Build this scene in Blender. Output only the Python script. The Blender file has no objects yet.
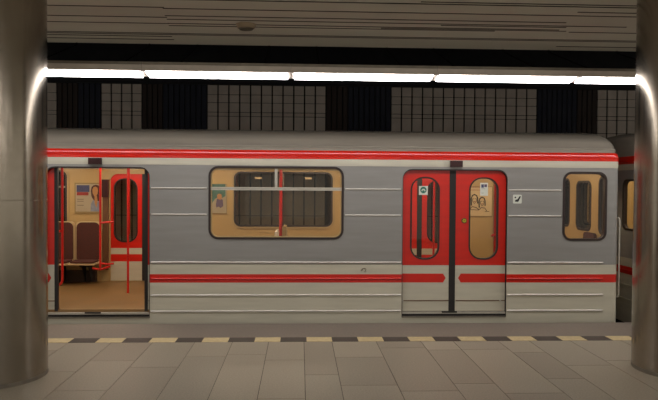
import bpy, bmesh, math, random
from mathutils import Vector, Matrix
random.seed(7)
S = bpy.context.scene
COL = S.collection
# ------------------------------------------------------------------ camera
F, W, H = 650.0, 658.0, 400.0
EYE = Vector((0, 0, 1.765))
YAW, PITCH, ROLL = math.atan(29/650), math.atan(13.8/650), 0.0062
RM = (Matrix.Rotation(-YAW, 3, 'Z') @ Matrix.Rotation(math.pi/2 - PITCH, 3, 'X') @ Matrix.Rotation(ROLL, 3, 'Z'))
cd = bpy.data.cameras.new('camera'); cam = bpy.data.objects.new('camera', cd); COL.objects.link(cam)
cd.sensor_width = 36; cd.lens = 36*F/W; cd.clip_start = .05; cd.clip_end = 200
cam.matrix_world = Matrix.Translation(EYE) @ RM.to_4x4()
S.camera = cam
def ray(px, py): return RM @ Vector(((px - W/2)/F, (H/2 - py)/F, -1))
def onY(px, py, Y):
    d = ray(px, py); return EYE + d*(Y/d.y)
def onZ(px, py, z):
    d = ray(px, py); return EYE + d*((z - EYE.z)/d.z)
def onX(px, py, x):
    d = ray(px, py); return EYE + d*(x/d.x)
D = 8.40                      # plane of the train side
def TX(px, py=200, Y=D): return onY(px, py, Y).x
def TZ(py, px=303, Y=D): return EYE.z + (onY(px, py, Y).z - EYE.z)*(.99 if py < 186 else .996)
# ------------------------------------------------------------------ materials
def lin(h):
    h = h.lstrip('#'); c = [int(h[i:i+2], 16)/255 for i in (0, 2, 4)]
    return tuple(((v+.055)/1.055)**2.4 if v > .04045 else v/12.92 for v in c) + (1,)
class NT:
    def __init__(s, name):
        s.m = bpy.data.materials.new(name); s.m.use_nodes = True; s.t = s.m.node_tree
        s.b = s.t.nodes['Principled BSDF']; s.out = s.t.nodes['Material Output']
    def n(s, t, **k):
        x = s.t.nodes.new(t)
        for a, v in k.items(): setattr(x, a, v)
        return x
    def l(s, a, b): s.t.links.new(a, b)
def noise_mat(name, c, rough=.5, metal=0, var=.12, scale=6, bump=0, spec=.5, stretch=(1,1,1), c2=None, scale2=None, coat=0):
    q = NT(name); b = q.b
    b.inputs['Metallic'].default_value = metal; b.inputs['Specular IOR Level'].default_value = spec
    b.inputs['Coat Weight'].default_value = coat
    tc = q.n('ShaderNodeTexCoord'); mp = q.n('ShaderNodeMapping'); mp.inputs['Scale'].default_value = stretch
    q.l(tc.outputs['Object'], mp.inputs['Vector'])
    nz = q.n('ShaderNodeTexNoise'); nz.inputs['Scale'].default_value = scale; nz.inputs['Detail'].default_value = 6
    q.l(mp.outputs[0], nz.inputs['Vector'])
    c = lin(c) if isinstance(c, str) else c
    r = q.n('ShaderNodeValToRGB')
    r.color_ramp.elements[0].position = .3; r.color_ramp.elements[1].position = .7
    a = c2 and lin(c2) or tuple(v*(1-var) for v in c[:3])+(1,)
    r.color_ramp.elements[0].color = a; r.color_ramp.elements[1].color = c if c2 else tuple(min(1, v*(1+var)) for v in c[:3])+(1,)
    q.l(nz.outputs['Fac'], r.inputs[0]); q.l(r.outputs[0], b.inputs['Base Color'])
    mr = q.n('ShaderNodeMapRange'); mr.inputs['To Min'].default_value = max(0, rough*.85); mr.inputs['To Max'].default_value = min(1, rough*1.15)
    q.l(nz.outputs['Fac'], mr.inputs[0]); q.l(mr.outputs[0], b.inputs['Roughness'])
    if bump:
        bp = q.n('ShaderNodeBump'); bp.inputs['Strength'].default_value = bump; bp.inputs['Distance'].default_value = .002
        q.l(nz.outputs['Fac'], bp.inputs['Height']); q.l(bp.outputs[0], b.inputs['Normal'])
    return q.m
def emit_mat(name, c, st):
    q = NT(name); q.b.inputs['Base Color'].default_value = (.8,.8,.8,1)
    q.b.inputs['Emission Color'].default_value = c; q.b.inputs['Emission Strength'].default_value = st
    # faint unevenness along the tube cover
    return q.m
def glass_mat(name, tint):
    q = NT(name); q.t.nodes.remove(q.b)
    tr = q.n('ShaderNodeBsdfTransparent'); tr.inputs[0].default_value = tint
    gl = q.n('ShaderNodeBsdfGlossy'); gl.inputs['Roughness'].default_value = .02; gl.inputs[0].default_value = (.9,.9,.9,1)
    fr = q.n('ShaderNodeFresnel'); fr.inputs[0].default_value = 1.45
    ge = q.n('ShaderNodeNewGeometry'); iv = q.n('ShaderNodeMath', operation='SUBTRACT'); iv.inputs[0].default_value = 1; q.l(ge.outputs['Backfacing'], iv.inputs[1])
    mu = q.n('ShaderNodeMath', operation='MULTIPLY'); q.l(fr.outputs[0], mu.inputs[0]); q.l(iv.outputs[0], mu.inputs[1])
    mx = q.n('ShaderNodeMixShader'); q.l(mu.outputs[0], mx.inputs[0]); q.l(tr.outputs[0], mx.inputs[1]); q.l(gl.outputs[0], mx.inputs[2])
    q.l(mx.outputs[0], q.out.inputs[0]); return q.m
RED, GREY, CREAM = lin('#c81804'), lin('#8b8985'), lin('#c0bba8')
def livery(name, bands, top, rough, wave=0, spec=.5):
    """bands: list of (z_upper, colour) bottom to top, colour above the last is top"""
    q = NT(name); tc = q.n('ShaderNodeTexCoord'); sp = q.n('ShaderNodeSeparateXYZ'); q.l(tc.outputs['Object'], sp.inputs[0])
    cur = q.n('ShaderNodeRGB'); cur.outputs[0].default_value = bands[0][1]; last = cur.outputs[0]
    cols = [b[1] for b in bands[1:]] + [top]
    for (z, _), c in zip(bands, cols):
        m = q.n('ShaderNodeMath', operation='GREATER_THAN'); m.inputs[1].default_value = z; q.l(sp.outputs['Z'], m.inputs[0])
        mx = q.n('ShaderNodeMix', data_type='RGBA'); q.l(m.outputs[0], mx.inputs[0]); q.l(last, mx.inputs[6]); mx.inputs[7].default_value = c
        last = mx.outputs[2]
    nz = q.n('ShaderNodeTexNoise'); nz.inputs['Scale'].default_value = 3; nz.inputs['Detail'].default_value = 8
    mp = q.n('ShaderNodeMapping'); mp.inputs['Scale'].default_value = (.5, 1, 5); q.l(tc.outputs['Object'], mp.inputs[0]); q.l(mp.outputs[0], nz.inputs[0])
    mr = q.n('ShaderNodeMapRange'); mr.inputs['To Min'].default_value = .8; mr.inputs['To Max'].default_value = 1.12; q.l(nz.outputs[0], mr.inputs[0])
    vm = q.n('ShaderNodeVectorMath', operation='SCALE'); q.l(last, vm.inputs[0]); q.l(mr.outputs[0], vm.inputs['Scale'])
    q.l(vm.outputs[0], q.b.inputs['Base Color'])
    q.b.inputs['Roughness'].default_value = rough; q.b.inputs['Specular IOR Level'].default_value = spec
    if wave:
        n2 = q.n('ShaderNodeTexNoise'); n2.inputs['Scale'].default_value = 1.5; n2.inputs['Detail'].default_value = 3
        mp2 = q.n('ShaderNodeMapping'); mp2.inputs['Scale'].default_value = (3, 1, 4)
        q.l(tc.outputs['Object'], mp2.inputs[0]); q.l(mp2.outputs[0], n2.inputs[0])
        bp = q.n('ShaderNodeBump'); bp.inputs['Strength'].default_value = wave; bp.inputs['Distance'].default_value = .02
        q.l(n2.outputs[0], bp.inputs['Height']); q.l(bp.outputs[0], q.b.inputs['Normal'])
    return q.m
zS0, zS1, zG = TZ(283.0), TZ(274.6), TZ(264.8)      # waist stripe, grey/cream edge
zR0, zR1, zC = TZ(158.8), TZ(150.0), TZ(165.6)      # cantrail red band
M = {}
M['body'] = livery('body_paint', [(zS0, CREAM), (zS1, RED), (zG, CREAM), (zC, GREY), (zR0, CREAM)], RED, .3)
M['roof'] = livery('roof_paint', [(zR0, CREAM), (zR1, RED)], lin('#8f887c'), .2, wave=.16)
M['ribm'] = noise_mat('rib_highlight', '#c4bfb6', .35, var=.05)  # paler than the body: light caught from above is put into the rib colour
M['door'] = livery('door_paint', [(TZ(265.8), CREAM)], RED, .28)
M['door_in'] = livery('door_paint_far', [(zS0-.02, CREAM), (zS1-.01, RED), (TZ(265.8)-.02, CREAM)], RED, .35)
M['redp'] = noise_mat('red_paint', '#c81804', .3, var=.05)
M['redpole'] = noise_mat('red_pole_enamel', '#c41406', .3, var=.05)
M['cream'] = noise_mat('cream_lining', '#b0935f', .45, var=.05, scale=2)
M['liningc'] = noise_mat('pale_lining', '#a58d60', .45, var=.05, scale=2)
M['rubber'] = noise_mat('black_rubber', '#1a1614', .55, var=.2)
M['rimr'] = noise_mat('window_rubber', '#2a1d19', .5, var=.2)
M['alu'] = noise_mat('aluminium', '#b9b4a8', .4, metal=.5, var=.08, scale=12)
M['alud'] = noise_mat('worn_aluminium', '#7d766a', .45, metal=.6, var=.15, scale=10)
M['lino'] = noise_mat('brown_linoleum', '#7a5c34', .5, var=.12, scale=4, bump=.05)
M['under'] = noise_mat('dark_underframe', '#14110f', .7)
M['wshell'] = noise_mat('white_seat_shell', '#ddd6c8', .4, var=.05)
M['seatf'] = noise_mat('maroon_seat_fabric', '#482016', .85, var=.35, scale=60)
M['shell'] = noise_mat('cream_seat_shell', '#c3ab80', .4, var=.06)
M['maroon'] = noise_mat('maroon_plastic', '#30080a', .35, var=.15)
M['brown'] = noise_mat('brown_trim', '#5f3c22', .5, var=.15)
M['skirt'] = noise_mat('dark_skirting', '#2e2016', .6, var=.2)
M['glass'] = glass_mat('window_glass', (.92,.91,.88,1))
M['glassf'] = glass_mat('far_window_glass', (.90,.87,.80,1))
M['white'] = noise_mat('white_sticker', '#cfd2c6', .5, var=.05)
M['teal'] = noise_mat('teal_print', '#0f6a5a', .5, var=.05)
M['black'] = noise_mat('black_print', '#141414', .5, var=.05)
M['yellow'] = noise_mat('yellow_button', '#a5a020', .35, var=.1)
M['lampc'] = emit_mat('fluorescent_cover', (1, .96, .96, 1), 7.0)
M['lampw'] = emit_mat('warm_carriage_lamp', (1, .84, .65, 1), 7.5)
M['house'] = noise_mat('lamp_housing', '#c5bbb0', .5, var=.1)
M['hblack'] = noise_mat('black_steel', '#030303', 1, spec=.05)
M['ceil'] = noise_mat('ceiling_panels', '#dddbd0', .6, var=.06, scale=1.2, stretch=(.4,2,1))
M['joint'] = noise_mat('ceiling_joint', '#2b2320', .8)
M['voidm'] = noise_mat('dark_paint', '#07070d', .9)
M['steel'] = None
M['slab1'] = noise_mat('granite_slab', '#888070', .42, var=.22, scale=70, bump=.03)
M['slab2'] = noise_mat('granite_slab_light', '#8d8473', .4, var=.22, scale=70, bump=.03)
M['slab3'] = noise_mat('granite_slab_dark', '#847b6b', .45, var=.22, scale=70, bump=.03)
M['grout'] = noise_mat('dark_grout', '#3a322b', .8)
M['edge'] = noise_mat('edge_slab', '#766b60', .6, var=.15, scale=30)
M['ystrip'] = noise_mat('yellow_strip', '#b8a67c', .6, var=.15, scale=20)
M['dstrip'] = noise_mat('dark_strip', '#39302a', .6, var=.15, scale=20)
M['wlight'] = noise_mat('pale_wall_panel', '#998f84', .45, var=.1, scale=3)
M['wbrown'] = noise_mat('brown_wall_panel', '#20140e', .8, var=.15, scale=3)
M['wnavy'] = noise_mat('navy_wall_panel', '#070d1e', .8, var=.15, scale=3)
M['wgap'] = noise_mat('wall_recess', '#050505', .9)
M['ballast'] = noise_mat('track_bed', '#241f1b', .9, var=.4, scale=30)
M['paper'] = noise_mat('poster_paper', '#9f9177', .5, var=.05)
M['pframe'] = noise_mat('poster_frame', '#8a7448', .4, var=.08)
M['pblue'] = noise_mat('poster_blue', '#3e4060', .5, var=.25, scale=40)
M['pred'] = noise_mat('poster_red', '#8a2a22', .5, var=.1)
M['phair'] = noise_mat('poster_hair', '#4a2414', .6, var=.2)
M['pskin'] = noise_mat('poster_skin', '#a87848', .6, var=.08)
M['pshirt'] = noise_mat('poster_shirt', '#7b808c', .6, var=.15, scale=20)
M['pteal'] = noise_mat('poster_teal', '#3d6357', .6, var=.25, scale=25)
M['ppurple'] = noise_mat('poster_purple', '#5a4a60', .6, var=.35, scale=60)
M['pline'] = noise_mat('poster_ink', '#5a4a38', .6)
def steel():
    q = NT('brushed_steel'); b = q.b; b.inputs['Metallic'].default_value = .9
    b.inputs['Base Color'].default_value = lin('#9a9184')
    tc = q.n('ShaderNodeTexCoord')
    n1 = q.n('ShaderNodeTexNoise'); n1.inputs['Scale'].default_value = 2.2; n1.inputs['Detail'].default_value = 9; n1.inputs['Roughness'].default_value = .65
    mp = q.n('ShaderNodeMapping'); mp.inputs['Scale'].default_value = (1, 1, 1.2); q.l(tc.outputs['Object'], mp.inputs[0]); q.l(mp.outputs[0], n1.inputs[0])
    mr = q.n('ShaderNodeMapRange'); mr.inputs['From Min'].default_value = .3; mr.inputs['From Max'].default_value = .7
    mr.inputs['To Min'].default_value = .13; mr.inputs['To Max'].default_value = .22
    q.l(n1.outputs[0], mr.inputs[0]); q.l(mr.outputs[0], b.inputs['Roughness'])
    r = q.n('ShaderNodeValToRGB'); r.color_ramp.elements[0].position = .35; r.color_ramp.elements[0].color = lin('#8d8476'); r.color_ramp.elements[1].position = .65; r.color_ramp.elements[1].color = lin('#9a9184')
    q.l(n1.outputs[0], r.inputs[0]); q.l(r.outputs[0], b.inputs['Base Color'])
    return q.m
M['steel'] = steel()
# ------------------------------------------------------------------ mesh helpers
class MB:
    def __init__(s): s.bm = bmesh.new(); s.mats = []
    def mi(s, m):
        m = M[m]
        if m not in s.mats: s.mats.append(m)
        return s.mats.index(m)
    def box(s, x0, x1, y0, y1, z0, z1, m):
        i = s.mi(m)
        v = [s.bm.verts.new((x, y, z)) for x in (x0, x1) for y in (y0, y1) for z in (z0, z1)]
        for f in ((0,1,3,2),(4,6,7,5),(0,4,5,1),(2,3,7,6),(0,2,6,4),(1,5,7,3)):
            s.bm.faces.new([v[k] for k in f]).material_index = i
        return s
    def quad(s, pts, m):
        s.bm.faces.new([s.bm.verts.new(p) for p in pts]).material_index = s.mi(m); return s
    def cyl(s, p0, p1, r, m, seg=16, r2=None):
        i = s.mi(m); p0 = Vector(p0); p1 = Vector(p1); d = (p1-p0).normalized()
        a = d.orthogonal().normalized(); b = d.cross(a); r2 = r if r2 is None else r2
        A = []; B = []
        for k in range(seg):
            t = 2*math.pi*k/seg; o = a*math.cos(t)+b*math.sin(t)
            A.append(s.bm.verts.new(p0+o*r)); B.append(s.bm.verts.new(p1+o*r2))
        for k in range(seg): s.bm.faces.new((A[k], A[(k+1)%seg], B[(k+1)%seg], B[k])).material_index = i
        s.bm.faces.new(A[::-1]).material_index = i; s.bm.faces.new(B).material_index = i
        return s
    def tube(s, pts, r, m, seg=12):
        i = s.mi(m); pts = [Vector(p) for p in pts]; rings = []; a = None
        for k, p in enumerate(pts):
            d = ((pts[k+1]-p).normalized() if k < len(pts)-1 else Vector()) + ((p-pts[k-1]).normalized() if k else Vector())
            d.normalize()
            a = d.orthogonal().normalized() if a is None else (a - d*a.dot(d)).normalized()
            b = d.cross(a)
            rings.append([s.bm.verts.new(p + (a*math.cos(2*math.pi*j/seg)+b*math.sin(2*math.pi*j/seg))*r) for j in range(seg)])
        for A, B in zip(rings, rings[1:]):
            for k in range(seg): s.bm.faces.new((A[k], A[(k+1)%seg], B[(k+1)%seg], B[k])).material_index = i
        s.bm.faces.new(rings[0][::-1]).material_index = i; s.bm.faces.new(rings[-1]).material_index = i
        return s
    def plate(s, outer, holes, y0, y1, mf, mb=None, ms=None, axis='Y'):
        """flat plate (u,z loops) between y0 (front) and y1 (back); axis 'X': loops are (y,z), plate thickness along x"""
        f, b, sd = s.mi(mf), s.mi(mb or mf), s.mi(ms or mf)
        P = (lambda u, z, t: (u, t, z)) if axis == 'Y' else ((lambda u, z, t: (t, u, z)) if axis == 'X' else (lambda u, z, t: (u, z, t)))
        edges = []; loops = []
        for L in [outer]+holes:
            vs = [s.bm.verts.new(P(u, z, y0)) for u, z in L]
            loops.append(vs); edges += [s.bm.edges.new((vs[k], vs[(k+1) % len(vs)])) for k in range(len(vs))]
        g = bmesh.ops.triangle_fill(s.bm, edges=edges, use_beauty=True)['geom']
        fs = [x for x in g if isinstance(x, bmesh.types.BMFace)]
        mp = {}
        for L in loops:
            for v in L:
                c = list(v.co); c[{'Y': 1, 'X': 0, 'Z': 2}[axis]] = y1; mp[v] = s.bm.verts.new(c)
        for x in fs:
            x.material_index = f
            s.bm.faces.new([mp[v] for v in reversed(x.verts)]).material_index = b
        for L in loops:
            for k in range(len(L)):
                a, c = L[k], L[(k+1) % len(L)]
                s.bm.faces.new((a, c, mp[c], mp[a])).material_index = sd
        return s
    def extr(s, prof, x0, x1, m, cap=True, closed=True):
        """profile of (y,z) swept along x"""
        i = s.mi(m)
        A = [s.bm.verts.new((x0, y, z)) for y, z in prof]; B = [s.bm.verts.new((x1, y, z)) for y, z in prof]
        n = len(prof)
        for k in range(n if closed else n-1): s.bm.faces.new((A[k], A[(k+1)%n], B[(k+1)%n], B[k])).material_index = i
        if cap and closed: s.bm.faces.new(A[::-1]).material_index = i; s.bm.faces.new(B).material_index = i
        return s
    def build(s, name, parent=None, loc=None, smooth=40, base=False):
        bmesh.ops.recalc_face_normals(s.bm, faces=s.bm.faces)
        me = bpy.data.meshes.new(name)
        if base:   # put origin at the centre of the base
            xs = [v.co.x for v in s.bm.verts]; ys = [v.co.y for v in s.bm.verts]; zs = [v.co.z for v in s.bm.verts]
            loc = Vector(((min(xs)+max(xs))/2, (min(ys)+max(ys))/2, min(zs)))
            bmesh.ops.translate(s.bm, vec=-loc, verts=s.bm.verts)
        s.bm.to_mesh(me); s.bm.free()
        for m in s.mats: me.materials.append(m)
        for p in me.polygons: p.use_smooth = True
        me.set_sharp_from_angle(angle=math.radians(smooth))
        o = bpy.data.objects.new(name, me); COL.objects.link(o)
        if loc is not None: o.location = loc
        if parent is not None:
            o.parent = parent
            w = Matrix.Identity(4); p = parent
            while p is not None: w = Matrix.Translation(p['_w']) if '_w' in p.keys() else Matrix.Identity(4); break
            o.matrix_parent_inverse = w.inverted()
        return o
def empty(name, loc, label=None, cat=None, group=None, parent=None):
    o = bpy.data.objects.new(name, None); COL.objects.link(o); o.location = loc; o.empty_display_size = .1
    o['_w'] = Vector(loc)
    if parent is not None:
        o.parent = parent; o.matrix_parent_inverse = Matrix.Translation(parent['_w']).inverted()
    tag(o, label, cat, group); return o
def tag(o, label=None, cat=None, group=None, kind=None):
    for k, v in (('label', label), ('category', cat), ('group', group), ('kind', kind)):
        if v: o[k] = v
    return o
def struct(o): o['kind'] = 'structure'; return o
def rrect(x0, x1, z0, z1, r, n=6, rb=None):
    """rounded rectangle, ccw; rb = radius of the bottom corners"""
    rb = r if rb is None else rb; L = []
    for cx, cz, a0, q in ((x1-rb, z0+rb, -90, rb), (x1-r, z1-r, 0, r), (x0+r, z1-r, 90, r), (x0+rb, z0+rb, 180, rb)):
        if q < 1e-5: L.append((cx, cz)); continue
        for k in range(n+1):
            t = math.radians(a0+90*k/n); L.append((cx+q*math.cos(t), cz+q*math.sin(t)))
    return L
def ring(mb, x0, x1, z0, z1, r, w, y0, y1, m, rb=None, axis='Y'):
    rb_ = r if rb is None else rb
    mb.plate(rrect(x0, x1, z0, z1, r, rb=rb_), [rrect(x0+w, x1-w, z0+w, z1-w, max(r-w, .004), rb=max(rb_-w, .004))], y0, y1, m, axis=axis)
# ------------------------------------------------------------------ setting
XL, XR = -13.0, 13.0
zc = 3.72
Ye = 8.32                                                   # platform edge
ys1 = onZ(330, 337.2, 0).y; ys0 = onZ(330, 341.6, 0).y      # safety strip
# platform floor of long granite slabs
fb = MB(); fb.box(XL, XR, -5.2, ys0, -.3, -.004, 'grout')
jx = [onZ(px, py, 0).x for px, py in ((112,342),(153,342),(195,342),(232,343),(268,345),(304,342),(332,342),(377,343),(422,343),(455,343))]
w = [.47, .42, .52, .36, .48, .60]
a = jx[0]; k = 0
while a > XL+.4: a -= w[k % 6]; jx.insert(0, a); k += 1
a = jx[-1]; k = 2
while a < XR-.4: a += w[k % 6]; jx.append(a); k += 1
g = .003
for x0, x1 in zip(jx, jx[1:]):
    y = ys0; off = random.uniform(.3, 1.3); first = True
    while y > -5.1:
        ln = off if first else random.choice((.95, 1.2, 1.2, 1.5)); first = False
        y2 = max(-5.2, y-ln)
        fb.box(max(x0+g, XL), min(x1-g, XR), y2+g, y-g, -.02, 0, random.choice(('slab1', 'slab1', 'slab2', 'slab3')))
        y = y2
struct(fb.build('floor'))
eb = MB(); eb.box(XL, XR, ys1, Ye, -.14, 0, 'edge')
eb.box(XL, XR, Ye-.12, Ye-.08, -1.1, -.14, 'edge')
struct(eb.build('trim_2'))
sb = MB(); sb.box(XL, XR, ys0, ys1, -.05, -.002, 'dstrip')
p0 = onZ(255, 339.4, 0).x; per = (onZ(409, 339.4, 0).x-p0)/6
k = -22
while k < 24:
    x0 = p0 + k*per*1.0
    c = 'ystrip' if k % 2 == 0 else 'dstrip'
    sb.box(max(XL, x0), min(XR, x0+per-.004), ys0+.002, ys1-.002, -.01, .0012, c); k += 1
struct(sb.build('trim_1'))
tb = MB(); tb.box(XL, XR, Ye-.12, 12.6, -1.2, -1.1, 'ballast'); struct(tb.build('floor_track'))
# ceiling over the platform with linear joints
cb = MB(); Yc = onZ(303, 46.3, zc).y
cb.box(XL, XR, -5.2, Yc, zc, zc+.12, 'ceil')
cb.box(XL, XR, Yc-.02, Yc+.0, zc+.12, 4.7, 'voidm')
for px, py, e0, e1 in ((100,6,-400,163),(100,16,-400,166),(100,22.2,-400,168),(100,32,-400,170),(100,35.2,-400,171),(100,38.3,-400,173),
                       (250,9.8,164,900),(250,0.6,-400,900),(250,17,166,420),(250,20.5,168,640),(250,24.6,169,568),(250,26.8,170,500),(250,34.6,171,900),
                       (500,3.2,420,900),(500,5.2,300,900),(600,12.5,577,900),(500,21.4,400,568),(500,26.2,440,568),(500,30.0,380,568),(600,32.6,568,900),(600,41.5,-400,900),(600,47.0,555,900),(250,-9,-400,900),(250,-22,-400,900),(250,-29,-100,700)):
    p = onZ(px, py, zc)
    xa = max(XL, onZ(e0, py, zc).x); xb = min(XR, onZ(e1, py, zc).x)
    cb.box(xa, xb, p.y-.011, p.y+.011, zc-.004, zc+.001, 'joint')
p1 = onZ(568, 26, zc); p2 = onZ(568, 32, zc)
y = 3.2
while y > -5: cb.box(XL, XR, y-.011, y+.011, zc-.004, zc+.001, 'joint'); y -= .31
struct(cb.build('ceiling'))
tcb = MB(); tcb.box(XL, XR, Yc, 12.7, 4.6, 4.7, 'voidm'); struct(tcb.build('ceiling_track'))
# track wall
YW = 12.3
wb = MB(); wb.box(XL, XR, YW+.03, YW+.2, -1.2, 4.7, 'wgap')
zt = EYE.z + (onY(303, 86.0, YW).z-EYE.z)
wb.box(XL, XR, YW-.02, YW+.03, zt+.01, 4.6, 'voidm')
rows = [-1.1, .3, 1.2, 2.1] + [EYE.z+(onY(303, q, YW).z-EYE.z) for q in (130.5, 117, 113, 103.5, 95.5)] + [zt]
wx = lambda px: onY(px, 108, YW).x
segs = [(XL, wx(57), 'L'), (wx(57), wx(78), 'B'), (wx(78), wx(101), 'N'), (wx(101), wx(142), 'L'), (wx(142), wx(163), 'B'), (wx(163), wx(207), 'N'),
        (wx(207), wx(326), 'L'), (wx(326), wx(348), 'B'), (wx(348), wx(391), 'N'), (wx(391), wx(537), 'L'), (wx(537), wx(577), 'N'), (wx(577), wx(597), 'B'), (wx(597), XR, 'L')]
for x0, x1, t in segs:
    pw = .199 if t == 'L' else .1
    n = max(1, round((x1-x0)/pw)); pw = (x1-x0)/n
    for i in range(n):
        a = x0+i*pw
        if t == 'L':
            for z0, z1 in zip(rows, rows[1:]): wb.box(a+.014, a+pw-.014, YW, YW+.03, z0+.006, z1-.006, 'wlight')
        else: wb.box(a+.012, a+pw-.012, YW, YW+.03, -1.1, zt, 'wbrown' if t == 'B' else 'wnavy')
struct(wb.build('wall_back'))
# ------------------------------------------------------------------ columns
def column(px, side, Yc_, R, label):
    d = ray(px, 215); t = d.x/d.y; n = math.sqrt(1+t*t)
    xc = t*Yc_ - side*R*n
    c = empty('steel_column', (xc, Yc_, 0), label, 'column'); c['kind'] = 'thing'
    b = MB(); 
    seg = 96; i = b.mi('steel'); prof = [(R, .03), (R, 1.62), (R-.0025, 1.6225), (R-.0025, 1.6275), (R, 1.63), (R, zc-.01)]
    rings = [[b.bm.verts.new((xc+r*math.cos(2*math.pi*k/seg), Yc_+r*math.sin(2*math.pi*k/seg), z)) for k in range(seg)] for r, z in prof]
    for A, B in zip(rings, rings[1:]):
        for k in range(seg): b.bm.faces.new((A[k], A[(k+1)%seg], B[(k+1)%seg], B[k])).material_index = i
    b.build('cladding', c)
    b = MB(); b.cyl((xc, Yc_, 0), (xc, Yc_, .035), R+.002, 'alud', 64); b.build('base_ring', c)
    return c
column(47.8, 1, 6.08, .46, 'tall polished steel column standing before the open carriage door')
column(633.3, -1, 6.15, .46, 'tall polished steel column standing before the gap between two carriages')
# ------------------------------------------------------------------ fluorescent fixtures
Yn = 7.30
zl = EYE.z + (onY(303, 72.8, Yn).z-EYE.z); zl2 = EYE.z + (onY(303, 78.6, Yn+.235).z-EYE.z)
sepx = onY(291, 74, Yn+.1).x; pitch = (onY(437, 74, Yn+.1).x - onY(146, 74, Yn+.1).x)/2
dz = zl2-zl; L = pitch/2
proto = empty('hanging_fluorescent_light', (0, 0, 0))
hb = MB()
hb.extr([(0, 0), (.235, dz), (.26, dz), (.26, .11), (.0, .088), (-.012, .088), (-.012, -.002)], -L+.002, L-.002, 'house'); hs = hb.build('housing', proto)
lipb = MB(); lipb.box(-L+.002, L-.002, -.022, -.012, .066, .094, 'alud'); lipb.build('lip', proto)
db = MB(); db.extr([(.008, -.004), (.232, dz-.002), (.222, dz-.016), (.016, -.014)], -L+.038, L-.038, 'lampc'); db.build('diffuser', proto)
for sx in (-1, 1):
    b = MB(); b.tube([(sx*L*.6, .24, .07), (sx*L*.6, .30, .11), (sx*L*.6, Yc-Yn-.05, zc-zl-.04), (sx*L*.6, Yc-Yn-.04, zc-zl-.005)], .007, 'hblack'); b.build('bracket_arm', proto)
def copy_tree(o, parent=None):
    c = o.copy(); COL.objects.link(c)
    if parent is not None: c.parent = parent
    for ch in list(o.children): copy_tree(ch, c)
    return c
names = {-1: 'fluorescent strip light running behind the column before the open door',
         0: 'fluorescent strip light above the wide window and the pale wall strip left of it',
         1: 'fluorescent strip light above the carriage between wide window and closed double doors',
         2: 'fluorescent strip light above the closed red double doors',
         3: 'short stretch of fluorescent light above the gap between the two carriages'}
for k in range(-4, 7):
    o = proto if k == -4 else copy_tree(proto)
    o.location = (sepx + (k-.5)*pitch, Yn, zl)
    lab = names.get(k, 'fluorescent strip light further along the platform edge row')
    tag(o, lab, 'light', 'fluorescent strip lights in a row above the platform edge')
for k in range(-4, 6):
    o = copy_tree(proto); o.location = (k*pitch, -3.4, zl); o.rotation_euler.z = math.pi
    tag(o, 'fluorescent strip light over the opposite platform edge', 'light', 'fluorescent strip lights over the opposite platform edge')
for k in range(-3, 4):
    o = copy_tree(proto); o.location = (k*pitch*1.9, -.9, zc-.16); o.rotation_euler.z = math.pi
    for ch in list(o.children):
        if ch.name.startswith('bracket_arm'): bpy.data.objects.remove(ch)
    for sx in (-1, 1):
        b = MB(); b.cyl((sx*L*.6, .12, .08), (sx*L*.6, .12, .1605), .012, 'hblack'); h_ = b.build('hanging_rod'); h_.parent = o
    tag(o, 'fluorescent strip light hung along the middle of the platform', 'light', 'fluorescent strip lights along the middle of the platform')
# ceiling loudspeaker
p = onZ(246, 24.2, zc)
spk = empty('ceiling_speaker', (p.x, p.y, zc-.03), 'small round loudspeaker set in the slatted ceiling', 'speaker')
b = MB(); b.cyl((p.x, p.y, zc-.004), (p.x, p.y, zc-.05), .125, 'paper', 40, .10)
b.build('rim', spk)
b = MB(); b.cyl((p.x, p.y, zc-.048), (p.x, p.y, zc-.066), .094, 'alud', 40, .08); b.build('grille', spk)
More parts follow.
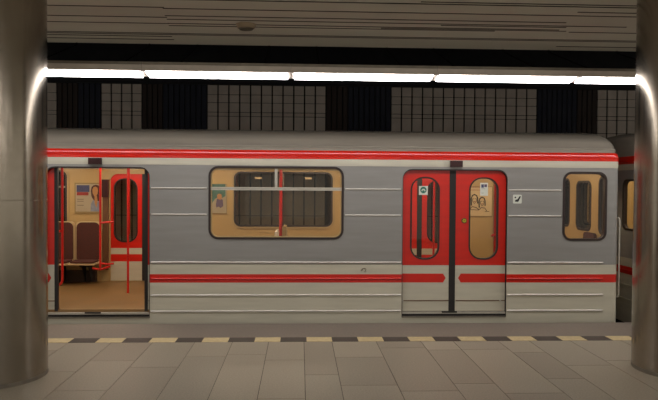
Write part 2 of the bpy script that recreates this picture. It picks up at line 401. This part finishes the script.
# ------------------------------------------------------------------ metro car
zbot = -.20; zfl = TZ(310.3); zci = 2.14; YF = 10.92       # car floor, inner ceiling, far wall inner face
PW = .055
WIN0, WIN1 = TX(209), TX(343.3)
wz1, wz0 = TZ(166.8), TZ(239.3)
dz1 = TZ(169.3); dzb = TZ(318.0); dleaf = TZ(312.3)
D1a, D1b = TX(45.0), TX(149.3); D2a, D2b = TX(403.0), TX(506.8)
def make_car(x0, x1, doors, wins, small, name_label, ends=(False, True)):
    car = empty('metro_car', ((x0+x1)/2, 9.69, -1.1), name_label, 'train')
    cr = .10
    nx0 = x0 + (cr if ends[0] else 0); nx1 = x1 - (cr if ends[1] else 0)
    # near side
    b = MB(); holes = []
    for a, c, _ in doors: holes.append(rrect(a, c, dzb, dz1, .115, rb=.004))
    for a, c in wins: holes.append(rrect(a, c, wz0, wz1, .12))
    for a, c, q0, q1 in small: holes.append(rrect(a, c, q0, q1, .11))
    b.plate([(nx0, zbot), (nx1, zbot), (nx1, zC+.002), (nx0, zC+.002)], holes, D, D+PW, 'body', 'cream', 'rubber')
    # pressed ribs
    def rib(xa, xb, py, r=.012):
        z = TZ(py); prof = [(D+.004, z-r), (D-r*.5, z-r*.6), (D-r*.9, z+r*.1), (D-r*.5, z+r*.7), (D+.004, z+r)]
        b.extr(prof, xa, xb, 'body' if py == 279.0 else 'ribm')
    ob = sorted([(a, c, 'd') for a, c, _ in doors]+[(a, c, 'w') for a, c in wins]+[(a, c, 's') for a, c, _, _ in small])
    px_ = .035
    cuts = [(nx0-.2, nx0, 'e')]+ob+[(nx1, nx1+.2, 'e')]
    for (a0, a1, t0), (b0, b1, t1) in zip(cuts, cuts[1:]):
        if t0 == 's' and t1 == 'e' or t0 == 'e' and t1 == 's': continue
        for py in (189.0, 215.2): rib(a1+.025, b0-.03, py, .013)
    dcuts = [(nx0-.2, nx0, 'e')]+[q for q in ob if q[2] == 'd']+[(nx1, nx1+.2, 'e')]
    for (a0, a1, t0), (b0, b1, t1) in zip(dcuts, dcuts[1:]):
        for py in (262.8, 279.0, 295.6, 311.6): rib(a1+.02+(.1 if t0 == 'e' else 0), b0-.02-(.1 if t1 == 'e' else 0), py, .015)
    b.build('near_side', car)
    # far side
    b = MB(); fh = []; off = 0.0
    for a, c, _ in doors: fh.append(rrect(a+.08, c-.08, zfl+.01, dz1-.02, .11, rb=.004))
    for a, c in wins: fh.append(rrect(a+.06, c-.01, wz0+.0, wz1-.01, .12))
    for a, c, q0, q1 in small: fh.append(rrect(a, c, q0, q1, .11))
    b.plate([(nx0, zbot), (nx1, zbot), (nx1, zC+.002), (nx0, zC+.002)], fh, YF, YF+PW, 'cream', 'body', 'rubber')
    b.build('far_side', car)
    # roof shell
    b = MB(); i = b.mi('roof'); mid = (D+YF+PW)/2
    half = [(D, zC), (D, zR0-.01), (D+.001, zR0+.035), (D+.004, zR0+.06), (D+.010, zR1-.030), (D+.022, zR1-.006), (D+.05, zR1+.012), (D+.085, TZ(147.2)), (D+.078, TZ(146.3)), (D+.078, TZ(145.0)), (D+.10, TZ(144.6)),
            (D+.16, 2.365), (D+.26, 2.43), (D+.40, 2.485), (D+.58, 2.525), (D+.85, 2.555), (mid, 2.575)]
    full = half + [(2*mid-y, z) for y, z in reversed(half[:-1])]
    secs = []
    def sec(x, s_):
        return [(x, mid+(y-mid)*(1-s_*.05), zC+(z-zC)*(1-s_*.13) if z > zC else z) for y, z in full]
    if ends[0]: secs += [sec(x0+.004, 1.0), sec(x0+.02, .45), sec(x0+.06, .1)]
    secs += [sec(nx0+.0, 0), sec(nx1, 0)]
    if ends[1]: secs += [sec(x1-.06, .1), sec(x1-.02, .45), sec(x1-.004, 1.0)]
    R = [[b.bm.verts.new(p) for p in sc_] for sc_ in secs]
    for A, B in zip(R, R[1:]):
        for k in range(len(full)-1): b.bm.faces.new((A[k], A[k+1], B[k+1], B[k])).material_index = i
    for q in (R[0], R[-1]): b.bm.faces.new(q).material_index = i
    b.build('roof', car)
    # inner ceiling, floor, underframe
    b = MB(); b.extr([(D+PW, 2.02), (D+.28, zci), (YF-.25, zci), (YF, 2.04), (YF, zci+.03), (D+PW, zci+.03)], nx0+.0, nx1, 'liningc'); b.build('inner_ceiling', car)
    b = MB(); b.box(nx0, nx1, D+PW+.0, YF, zfl-.06, zfl, 'lino'); b.build('floor_panel', car)
    b = MB(); b.box(x0+.05, x1-.05, D+.12, YF-.05, -.55, zfl-.07, 'under')
    b.build('underframe', car)
    # warm lamps in the carriage ceiling
    for yy in (9.15, 10.25):
        n = max(1, round((nx1-nx0)/1.5)); st = (nx1-nx0)/n
        for k in range(n):
            b = MB(); b.box(nx0+st*(k+.5)-.5, nx0+st*(k+.5)+.5, yy-.07, yy+.07, zci-.025, zci+.002, 'lampw'); b.build('carriage_lamp', car)
    # skirting along the far wall
    fd = sorted((a, c) for a, c, _ in doors); xs = [nx0]+[v for p_ in fd for v in p_]+[nx1]
    for xa, xb in zip(xs[::2], xs[1::2]):
        b = MB(); b.box(xa+.02, xb-.12, YF-.10, YF-.001, zfl+.002, zfl+.19, 'skirt'); b.build('skirting', car)
    # ends
    for on, xe, sgn in ((ends[0], x0, -1), (ends[1], x1, 1)):
        if not on: continue
        b = MB(); xi = xe-sgn*.05
        def ey(px): return onX(px, 205, xi).y
        def ez(px, py): return onX(px, py, xi).z
        eh = [rrect(ey(604.5), ey(599), ez(601, 234), ez(601, 177), .07), rrect(ey(591), ey(576.5), ez(584, 230), ez(584, 181.5), .09), rrect(ey(569.6), ey(569.6)+.36, ez(567, 226), ez(567, 179), .09), rrect(ey(569.6)+.62, 10.62, ez(567, 226), ez(567, 179), .09)] if sgn > 0 else \
             [rrect(8.62, 9.38, TZ(233), TZ(177), .12), rrect(9.56, 9.86, wz0, wz1-.05, .10), rrect(10.1, 10.72, TZ(233), TZ(177), .12)]
        b.plate([(D+cr-.01, zbot), (YF+PW-cr+.01, zbot), (YF+PW-cr+.01, zR1-.08), (D+cr-.01, zR1-.08)], eh, xe, xi, 'body', 'cream', 'rimr', axis='X')
        # rounded corner posts
        for yc, sy in ((D, 1), (YF+PW, -1)):
            i = b.mi('body'); prev = None
            for k in range(9):
                t = math.radians(90*k/8)
                x = xe-sgn*cr+sgn*cr*math.sin(t); y = yc+sy*cr-sy*cr*math.cos(t)
                cur = (b.bm.verts.new((x, y, zbot)), b.bm.verts.new((x, y, zC+.002)), b.bm.verts.new((x, y, zR1-.1)))
                if prev: b.bm.faces.new((prev[0], cur[0], cur[1], prev[1])).material_index = i
                prev = cur
        for kk, (py_) in enumerate((279, 295.6, 311.6)):
            b.box(xe+sgn*.0, xe+sgn*.012, D+.2, YF-.2, TZ(py_)-.012, TZ(py_)+.012, 'body')
        ew = b.build('end_wall', car)
        for h in eh:
            ya = min(u for u, _ in h); yb = max(u for u, _ in h); za = min(v for _, v in h); zb = max(v for _, v in h)
            b = MB(); ring(b, ya-.012, yb+.012, za-.012, zb+.012, .11, .03, xe-sgn*.056, xe+sgn*.006, 'rimr', axis='X'); fr = b.build('end_window', car); fr['_w'] = Vector((0, 0, 0))
            b = MB(); b.box(xe-sgn*.03, xe-sgn*.026, ya, yb, za, zb, 'glassf'); b.build('pane', fr)
        # grab handle on the corner
        b = MB(); xh = xe+sgn*.035; yh = D+.10
        b.tube([(xe-sgn*.0, yh, TZ(217)), (xh-sgn*.01, yh-.01, TZ(217)), (xh, yh-.02, TZ(220)), (xh, yh-.02, TZ(296)), (xh-sgn*.01, yh-.01, TZ(299)), (xe, yh, TZ(299))], .011, 'alu'); b.build('corner_handrail', car)
    return car
def leaf(car, xa, xb, y, face, seam_side, arrow=None, window=True, near=True):
    """one sliding door leaf. seam_side: +1 the rubber edge is at xb, -1 at xa"""
    z0, z1 = (dleaf, dz1+.005) if near else (zfl+.012, dz1-.015)
    t = .035; rw = .042
    xm0, xm1 = (xa, xb-rw) if seam_side > 0 else (xa+rw, xb)
    # window sits in the leaf
    ww = .385; cxw = (xm0+xm1)/2 + (0.012 if seam_side < 0 else -.012) + (0 if near else .065*seam_side)
    wa, wb_ = cxw-ww/2, cxw+ww/2
    if near and arrow: wa, wb_ = arrow['w']
    za, zb = (TZ(259.8), TZ(176.2)) if near else (TZ(259.8)-.0, TZ(176.2)-.02)
    b = MB()
    b.plate([(xm0, z0), (xm1, z0), (xm1, z1), (xm0, z1)], [rrect(wa, wb_, za, zb, .165)], y, y+t, 'door' if near else 'door_in', 'door_in' if near else 'door', 'rubber')
    if near:
        q = .0015
        xt = (xm1-.04) if seam_side > 0 else (xm0+.04)       # stripe ending in an arrow tip
        xs = xm0 if seam_side > 0 else xm1; sg = 1 if seam_side > 0 else -1
        pts = [(xs, zS0-.004), (xt-sg*.035, zS0-.004), (xt, (zS0+zS1)/2), (xt-sg*.035, zS1+.004), (xs, zS1+.004)]
        b.plate(pts, [], y-q, y+.001, 'redp')
        b.box(xm0+.01, xm1, y-.004, y+.002, TZ(301.8)-.006, TZ(301.8)+.006, 'brown')
    d = b.build('door_leaf', car); d['_w'] = car['_w']
    d['_w'] = Vector((0, 0, 0))
    b = MB(); ring(b, wa-.004, wb_+.004, za-.004, zb+.004, .168, .02, y-.006, y+t+.004, 'rimr'); b.build('window_rubber', d)
    b = MB(); b.plate(rrect(wa+.006, wb_-.006, za+.006, zb-.006, .155), [], y+.012, y+.017, 'glass' if near else 'glassf'); b.build('pane', d)
    b = MB(); (b.box(xb-rw, xb, y-.004, y+t+.004, z0, z1, 'rubber') if seam_side > 0 else b.box(xa, xa+rw, y-.004, y+t+.004, z0, z1, 'rubber')); b.build('edge_rubber', d)
    return d
DY = D+.018
xend = TX(620.3)
S0, S1 = TX(563.2), TX(606.5); sz0, sz1 = TZ(240.0), TZ(170.0)
bay = D2a-D1a
winL = (TX(67, 200, YF)-.045-(WIN1-WIN0)+.02, TX(67, 200, YF)-.045+.06)
car = make_car(-6.6, xend, [(D1a, D1b, 'open'), (D2a, D2b, 'shut')], [winL, (WIN0, WIN1)], [(S0, S1, sz0, sz1)],
               'long grey, cream and red metro carriage with one open door at the platform')
# parts' meshes are in world coordinates: sub-parts hang on parts whose origin is the world origin
def sub(o): o['_w'] = Vector((0, 0, 0)); return o
# near doors
xs_ = TX(453.3)
d3 = leaf(car, D2a-.06, xs_, DY+.02, None, 1, {'w': (TX(411.2), TX(440.2))})
d4 = leaf(car, xs_, D2b+.06, DY+.02, None, -1, {'w': (TX(470.0), TX(499.2))})
wl = TX(440.2)-TX(411.2)
lw = xs_-D2a+.06
d1 = leaf(car, TX(56)-lw, TX(56), DY+.02+.02, None, 1, {'w': (TX(56)-lw+.17, TX(56)-lw+.17+wl)})
d2 = leaf(car, TX(143.5), TX(143.5)+lw, DY+.02+.02, None, -1, {'w': (TX(143.5)+lw-.17-wl, TX(143.5)+lw-.17)})
# door button, stickers, floor handles
bx, bz = TX(465), TZ(220.3)
b = MB(); b.cyl((bx, DY+.021, bz), (bx, DY+.008, bz), .036, 'brown', 28); bt = sub(b.build('door_button', d4)); bt['label'] = 'yellow-green door button in a dark ring'
b2 = MB(); b2.cyl((bx, DY+.010, bz), (bx, DY+.001, bz), .024, 'yellow', 24); b2.box(bx-.010, bx+.010, DY-.0005, DY+.002, bz-.004, bz+.004, 'brown')
for v in list(b2.bm.verts): pass
# button cap merged into the button ring mesh would hide its colour: keep as own sub-part beside it
o = b2.build('button_cap', d4)
for px in (403.8, 501.8):
    b = MB(); x = TX(px); z = TZ(302); b.cyl((x, DY+.03, z), (x, DY-.018, z), .012, 'alu', 14); b.build('latch_knob', d3 if px < 450 else d4)
st = MB(); x = TX(424); z = TZ(189.8); y = DY+.031
st.box(x-.058, x+.058, y-.002, y, z-.058, z+.058, 'white'); st.cyl((x, y-.001, z+.006), (x, y-.003, z+.006), .042, 'teal', 28)
st.plate([(x-.026, z-.010), (x+.026, z-.010), (x+.024, z+.008), (x+.012, z+.022), (x-.012, z+.022), (x-.024, z+.008)], [], y-.0042, y-.003, 'white')
st.box(x-.012, x+.012, y-.005, y-.004, z-.010, z+.003, 'teal')
o = st.build('sticker', d3); o['label'] = 'white square sticker with a round teal emblem'
st = MB(); x = TX(485); z = TZ(188.2)
st.box(x-.052, x+.052, y-.002, y, z-.085, z+.085, 'white'); st.box(x-.038, x-.004, y-.003, y-.001, z+.02, z+.065, 'pblue'); st.box(x+.002, x+.038, y-.003, y-.001, z+.028, z+.065, 'ppurple')
st.box(x-.035, x+.012, y-.003, y-.001, z+.004, z+.008, 'pline'); st.box(x-.035, x-.005, y-.003, y-.001, z-.052, z-.048, 'pline')
o = st.build('notice', d4); o['label'] = 'white paper notice stuck inside the door glass'
st = MB(); x = TX(517.3); z = TZ(198.0); y = D-.002
st.plate(rrect(x-.058, x+.058, z-.058, z+.058, .014), [], y-.002, y+.003, 'white')
st.plate([(x-.03, z-.035), (x+.012, z-.035), (x+.045, z+.035), (x+.03, z+.042), (x+.002, z-.002), (x-.03, z-.012)], [], y-.0035, y-.002, 'black')
st.cyl((x-.028, y-.002, z+.022), (x-.028, y-.0035, z+.022), .011, 'black', 16)
o = st.build('sticker', car); o['label'] = 'pale square sticker with a black seated figure'
# scribble
b = MB(); pts = []
for k in range(22):
    t = k/21*7.5; pts.append((TX(364)+.03*math.cos(t)+.008*math.sin(3*t), D-.001, TZ(270.5)+.035*math.sin(t)*math.cos(t*.6)-.01*t/7))
b.tube(pts, .0035, 'pline', 6); b.build('scribble', car)
# sills under each doorway, door top indicator lamps, door surround trim
for a, c, cpx in ((D1a, D1b, 95.5), (D2a, D2b, 456)):
    b = MB(); b.box(a, c, D+.004, D+.14, TZ(314.6), TZ(312.9), 'alu'); b.box(a+.002, c-.002, D+.022, D+.14, dzb, TZ(314.6), 'rubber')
    b.box(a, c, D-.008, D+.02, dzb-.004, dzb+.014, 'alud')
    b.box((a+c)/2-.16, (a+c)/2+.04, D-.004, D+.02, TZ(313.6), TZ(312.2), 'rubber'); b.build('door_sill', car)
    b = MB(); x = TX(cpx, 162); b.box(x-.082, x+.082, D-.035, D+.004, TZ(165.6), TZ(159.3), 'maroon'); b.box(x-.07, x+.07, D-.0365, D-.034, TZ(164.6), TZ(160.3), 'maroon'); b.build('door_indicator', car)
    b = MB(); b.plate(rrect(a-.006, c+.006, dzb-.002, dz1+.016, .123, rb=.004), [rrect(a+.0, c-.0, dzb+.001, dz1-.0, .115, rb=.004)], D-.003, D+.012, 'rimr'); b.build('door_surround', car)
# wide windows and small window: frame > pane, bars
for a, c in (winL, (WIN0, WIN1)):
    b = MB(); ring(b, a-.006, c+.006, wz0-.006, wz1+.006, .126, .028, D-.008, D+PW+.006, 'rimr'); w_ = sub(b.build('window_frame', car))
    b = MB(); ring(b, a+.022, c-.022, wz0+.022, wz1-.022, .098, .014, D+.004, D+.03, 'liningc'); b.build('inner_rim', w_)
    b = MB(); b.plate(rrect(a+.024, c-.024, wz0+.024, wz1-.024, .095), [], D+.018, D+.022, 'glass'); b.build('pane', w_)
    b = MB(); z = TZ(188.7); b.box(a+.015, c-.015, D-.002, D+.035, z-.024, z+.016, 'alu'); b.box(a+.015, c-.015, D-.003, D-.001, z-.004, z-.001, 'alud'); b.build('transom_bar', w_)
    b = MB(); x = (a+c)/2-.006; b.box(x-.018, x+.018, D-.001, D+.034, z+.015, wz1-.01, 'alu'); b.build('divider_bar', w_)
b = MB(); ring(b, S0-.006, S1+.006, sz0-.006, sz1+.006, .116, .03, D-.008, D+PW+.006, 'rimr'); w_ = sub(b.build('window_frame', car))
b = MB(); b.plate(rrect(S0+.024, S1-.024, sz0+.024, sz1-.024, .09), [], D+.018, D+.022, 'glass'); b.build('pane', w_)
# far windows
for a, c in (winL, (WIN0, WIN1)):
    fa, fc = a+.06, c-.01; z0, z1 = wz0+.0, wz1-.01
    b = MB(); ring(b, fa-.03, fc+.03, z0-.03, z1+.03, .14, .03, YF-.014, YF+.005, 'liningc'); ring(b, fa, fc, z0, z1, .12, .03, YF-.010, YF+.03, 'rimr'); w_ = sub(b.build('far_window_frame', car))
    b = MB(); b.plate(rrect(fa+.024, fc-.024, z0+.024, z1-.024, .095), [], YF+.018, YF+.022, 'glassf'); b.build('pane', w_)
    b = MB(); z = TZ(188.7); b.box(fa+.015, fc-.015, YF+.002, YF+.035, z-.02, z+.012, 'alud'); b.build('transom_bar', w_)
    x = (fa+fc)/2
    b = MB(); b.box(x-.014, x+.014, YF, YF+.034, z+.015, z1-.01, 'alud'); b.build('divider_bar', w_)
    for q in (-.42, .42):
        b = MB(); zz = onY(303, 178.3, YF).z; b.box(x+q-.055, x+q+.055, YF-.02, YF+.004, zz-.016, zz+.016, 'shell'); b.build('vent_handle', w_)
b = MB(); ring(b, S0-.006, S1+.006, sz0-.006, sz1+.006, .116, .03, YF-.01, YF+PW, 'rimr'); w_ = sub(b.build('far_window_frame', car))
b = MB(); b.plate(rrect(S0+.024, S1-.024, sz0+.024, sz1-.024, .09), [], YF+.018, YF+.022, 'glassf'); b.build('pane', w_)
# far doors
for a, c in ((D1a, D1b), (D2a, D2b)):
    m = (a+c)/2
    for xa, xb, sd in ((a-.03, m, 1), (m, c+.03, -1)): leaf(car, xa, xb, YF+.004, None, sd, near=False)
    b = MB(); b.plate(rrect(a-.045, c+.045, zfl+.003, dz1+.03, .14, rb=.004), [rrect(a+.10, c-.10, zfl+.004, dz1-.03, .12, rb=.004)], YF-.02, YF+.002, 'liningc'); b.build('far_door_surround', car)
# brown pillar beside each far door and a handle box on it
for px0, px1, nm in ((102.8, 108.2, 1), (0, 0, 0)):
    if not nm: continue
    xa, xb = TX(px0, 200, YF-.06), TX(px1, 200, YF-.06)
    b = MB(); b.box(xa, xb, YF-.07, YF-.001, zfl+.2, onY(105, 197, YF).z, 'brown'); b.build('door_pillar', car)
    b = MB(); b.box(xa-.005, xb+.008, YF-.10, YF-.001, onY(105, 197, YF).z, onY(105, 179.5, YF).z, 'maroon'); b.build('emergency_handle_box', car)
xa, xb = TX(494.5, 200, YF-.05), TX(499.5, 200, YF-.05)
b = MB(); b.box(xa, xb, YF-.07, YF-.001, zfl+.2, 2.02, 'brown'); b.build('door_pillar', car)
# posters on the far wall
yp = YF-.012
def pbox(b, px0, px1, py0, py1, m, dy=0): b.box(TX(px0, 200, YF), TX(px1, 200, YF), yp-.002-dy, yp-dy, onY(90, py1, YF).z, onY(90, py0, YF).z, m)
pf = MB(); pbox(pf, 74.8, 103.2, 182.8, 213.6, 'pframe'); pbox(pf, 76, 102, 184, 211.5, 'paper', .002)
pbox(pf, 77.0, 89.8, 185.2, 192.0, 'pblue', .004); pbox(pf, 77.2, 88.8, 192.2, 195.4, 'pred', .004)
for q in (199, 201, 205): pbox(pf, 77.5, 84, q, q+.5, 'pline', .004)
def PP(px, py, dy): v = onY(px, py, YF); return (v.x, v.z)
def poly(b, pts, m, dy): b.plate([PP(px, py, 0) for px, py in pts], [], yp-.002-dy, yp-dy, m)
poly(pf, [(90.8,211.3),(91.3,204),(93,200.5),(95.5,199),(99,199),(101.2,201),(101.9,205),(101.9,211.3)], 'pshirt', .004)
poly(pf, [(91.8,196),(91.2,191),(92,187),(94,185.2),(96.5,184.8),(99,185.5),(100.6,188),(101,193),(101.4,199),(99.5,201),(94.5,200.5),(93,198.5)], 'phair', .006)
poly(pf, [(93,193),(92.8,189.5),(94,187),(96,186.6),(97.8,187.6),(98.4,190.5),(97.8,194),(96.2,196.8),(94.6,196.2)], 'pskin', .008)
poly(pf, [(94.9,196),(97.3,196),(98,200.5),(96.8,208),(95,203)], 'pskin', .009)
o = pf.build('poster', car); o['label'] = 'framed poster of a long-haired woman beside a blue text block'
pf = MB(); pbox(pf, 198, 227.2, 183.2, 213.6, 'pframe'); pbox(pf, 199, 226.6, 183.8, 212.4, 'paper', .002)
poly(pf, [(199,203),(199,184),(225.6,184),(225.6,196),(222,198),(219,196.5),(215,199),(212,203.5),(206,202)], 'pteal', .004)
poly(pf, [(216,205),(217,199),(220,198),(223,200),(223.4,206),(220.6,208),(219,206.5),(216.5,207.5)], 'ppurple', .006)
poly(pf, [(217.5,198.6),(217.2,195),(219.2,193.6),(221.6,194.4),(222.2,197.5),(220.5,200)], 'pskin', .008)
o = pf.build('poster', car); o['label'] = 'teal and cream poster with a small figure'
pf = MB(); pbox(pf, 462.5, 492.4, 184, 215, 'pframe'); pbox(pf, 463.2, 491.6, 184.6, 214.2, 'shell', .002)
def ink(pts, m='black', r=.007): 
    pf.tube([(PP(px, py, 0)[0], yp-.005, PP(px, py, 0)[1]) for px, py in pts], r, m, 6)
def face(cx, cy, s_):
    ink([(cx-3.0*s_, cy+6*s_), (cx-3.2*s_, cy-1*s_), (cx-2*s_, cy-4*s_), (cx, cy-5*s_), (cx+2.2*s_, cy-4*s_), (cx+3.2*s_, cy-1*s_), (cx+3.2*s_, cy+4*s_)], 'black', .010)
    ink([(cx-2*s_, cy-1*s_), (cx-1.6*s_, cy+2*s_), (cx, cy+4*s_), (cx+1.8*s_, cy+2*s_), (cx+2.1*s_, cy-1*s_)], 'pline', .006)
    ink([(cx-1.3*s_, cy-.8*s_), (cx-.5*s_, cy-.8*s_)], 'black', .006); ink([(cx+.6*s_, cy-.8*s_), (cx+1.4*s_, cy-.8*s_)], 'black', .006); ink([(cx-.7*s_, cy+2*s_), (cx+.8*s_, cy+2*s_)], 'pred', .006)
face(474.2, 199.5, 1.0); face(481.8, 202.0, .95)
ink([(469.5,209),(472,206.5),(476,207.5),(478.5,209.5)], 'pline'); ink([(479,209.5),(481,207.5),(484.5,208),(486.5,211)], 'pline')
ink([(470,209.6),(479,210)], 'pline', .006); ink([(484.5,211.5),(489,211.5)], 'pline', .005)
for q in (187.2, 190.0): ink([(463.5,q),(480,q)], 'pred', .004)
o = pf.build('poster', car); o['label'] = 'cream poster with two line-drawn faces'
# seats on the far bench left of the open door
def seat(xc, label=None):
    """wall seat facing the platform: sub-parts backrest, cushion, bracket"""
    hw = .195
    zb0, zb1 = onY(90, 259.5, 10.75).z, onY(90, 222.3, 10.8).z
    b = MB(); b.plate(rrect(xc-hw-.012, xc+hw+.012, zb0-.08, zb1+.012, .07, rb=.03), [], YF-.13, YF-.09, 'shell')
    b.box(xc-hw-.012, xc+hw+.012, YF-.52, YF-.10, zb0-.055, zb0-.03, 'shell')
    s_ = sub(b.build('seat', car))
    i = None; b = MB(); b.plate(rrect(xc-hw+.012, xc+hw-.012, zb0, zb1, .085, rb=.02), [], YF-.155, YF-.13, 'seatf'); b.build('backrest', s_)
    b = MB(); b.plate(rrect(xc-hw+.01, xc+hw-.01, YF-.50, YF-.15, .05), [], zb0-.03, zb0+.0, 'seatf', axis='Z'); b.build('cushion', s_)
    b = MB()
    for sx in (-.05, .05):
        b.plate([(YF-.42, zb0-.055), (YF-.12, zb0-.055), (YF-.12, zb0-.36), (YF-.17, zb0-.36), (YF-.30, zb0-.12), (YF-.42, zb0-.085)], [], xc+sx, xc+sx+.012, 'under', axis='X')
    b.build('bracket', s_)
xs1 = TX(88, 240, YF-.15); xs2 = TX(61.5, 240, YF-.15)
for q in (0, 1, 2, 3): seat(xs1-(xs1-xs2)*q)
# back-to-back transverse seats in the middle bay, tops just above the sill of the window
zt_ = onY(280, 225.5, 9.9).z
for sx, hh, m in ((-1, zt_-.06, 'wshell'), (1, zt_+.02, 'liningc')):
    xc = TX(281, 230, 9.75); b = MB()
    pr = [(xc+sx*.01, zfl+.30), (xc+sx*.03, hh-.03), (xc+sx*.045, hh), (xc+sx*.085, hh-.02), (xc+sx*.11, zfl+.45), (xc+sx*.5, zfl+.42), (xc+sx*.5, zfl+.38), (xc+sx*.06, zfl+.36)]
    b.plate(pr, [], 9.5, 9.95, m); s_ = sub(b.build('seat', car))
    b = MB(); b.box(xc+sx*.12, xc+sx*.48, 9.52, 9.93, zfl+.43, zfl+.46, 'seatf'); b.build('cushion', s_)
    b = MB(); b.cyl((xc+sx*.25, 9.72, zfl), (xc+sx*.25, 9.72, zfl+.38), .03, 'under'); b.build('bracket', s_)
# red grab poles
def pole(pts, name='grab_pole', r=.0165): b = MB(); b.tube(pts, r, 'redpole', 14); return b.build(name, car)
yc_ = 9.75; x = onY(128, 240, yc_).x
pole([(x, yc_, zfl), (x, yc_, zci)])
b = MB(); b.cyl((x+.012, yc_-.02, onY(128, 233, yc_).z), (x+.012, yc_-.02, zci-.001), .021, 'redpole', 18, .024); b.cyl((x+.012, yc_-.02, onY(128, 236, yc_).z), (x+.012, yc_-.02, onY(128, 233, yc_).z), .008, 'redpole', 14, .021)
b.build('pole_sleeve', car)
pole([(x+(D2a-D1a), yc_, zfl), (x+(D2a-D1a), yc_, zci)])
yy = 10.25; x = onY(100.3, 230, yy).x; zt = onY(100, 223, yy).z; zl_ = onY(100, 264.5, yy).z
pole([(x, yy, zl_-.08), (x, yy, 2.13)]); pole([(x, yy, zt), (x+.08, yy+.05, zt+.01), (x+.17, yy+.12, zt+.01)], 'grab_rail'); pole([(x, yy, zl_+.02), (x+.08, yy+.05, zl_), (x+.17, yy+.12, zl_)], 'grab_rail')
pole([(x-.12, yy, zl_-.06), (x, yy, zl_-.08), (x+.15, yy+.02, zl_-.03)], 'grab_rail')
yy = 8.95; x = onY(62.3, 230, yy).x; zb = onY(62, 285, yy).z
pole([(x-.30, yy, zb), (x-.06, yy, zb), (x-.02, yy, zb+.015), (x, yy, zb+.06), (x, yy, 2.13)]); pole([(x, yy, onY(62, 231, yy).z), (x-.13, yy-.03, onY(62, 231, yy).z-.01), (x-.2, yy-.4, onY(62, 231, yy).z-.01)], 'grab_rail')
yy = 8.95; x = onY(495, 230, yy).x
pole([(x+.3, yy, zb), (x+.06, yy, zb), (x+.02, yy, zb+.015), (x, yy, zb+.06), (x, yy, 2.13)]); pole([(x, yy, onY(495, 234, yy).z), (x-.05, yy-.01, onY(495, 236, yy).z)], 'grab_rail')
yy = 9.72; x = onY(280.8, 200, yy).x
pole([(x, yy, onY(280, 232, yy).z-.2), (x, yy, zci-.001)], r=.024)
xi_ = xend-.05
b = MB(); ya, yb = onX(594, 232, xi_-.06).y, onX(583, 232, xi_-.06).y; zt2 = onX(588, 232.5, xi_-.06).z
b.plate(rrect(ya, yb, zfl+.42, zt2, .06, rb=.02), [], xi_-.06, xi_-.02, 'seatf', axis='X'); b.box(xi_-.30, xi_-.02, ya, yb, zfl+.38, zfl+.43, 'shell'); b.build('folding_seat', car)
# second carriage beyond the gap
gx = onX(627, 270, 4.66).x
g0 = 4.76
car2 = make_car(g0, 8.6, [], [(5.9, 5.9+(WIN1-WIN0))], [(g0+.18, g0+.72, sz0, sz1)], 'second metro carriage seen through the gap beside the steel column', ends=(True, False))
for a, c, z0, z1, r in ((5.9, 5.9+(WIN1-WIN0), wz0, wz1, .126), (g0+.18, g0+.72, sz0, sz1, .116)):
    b = MB(); ring(b, a-.006, c+.006, z0-.006, z1+.006, r, .03, D-.008, D+PW+.006, 'rimr'); w_ = sub(b.build('window_frame', car2))
    b = MB(); b.plate(rrect(a+.024, c-.024, z0+.024, z1-.024, .09), [], D+.018, D+.022, 'glass'); b.build('pane', w_)
# ------------------------------------------------------------------ world and view
wd = bpy.data.worlds.new('world'); S.world = wd; wd.use_nodes = True
wd.node_tree.nodes['Background'].inputs[0].default_value = (1, .93, .80, 1); wd.node_tree.nodes['Background'].inputs[1].default_value = .30
for o in bpy.data.objects:
    if '_w' in o.keys(): del o['_w']
vs = S.view_settings; vs.view_transform = 'Standard'; vs.look = 'None'; vs.exposure = 1.15; vs.gamma = 1; vs.use_curve_mapping = False
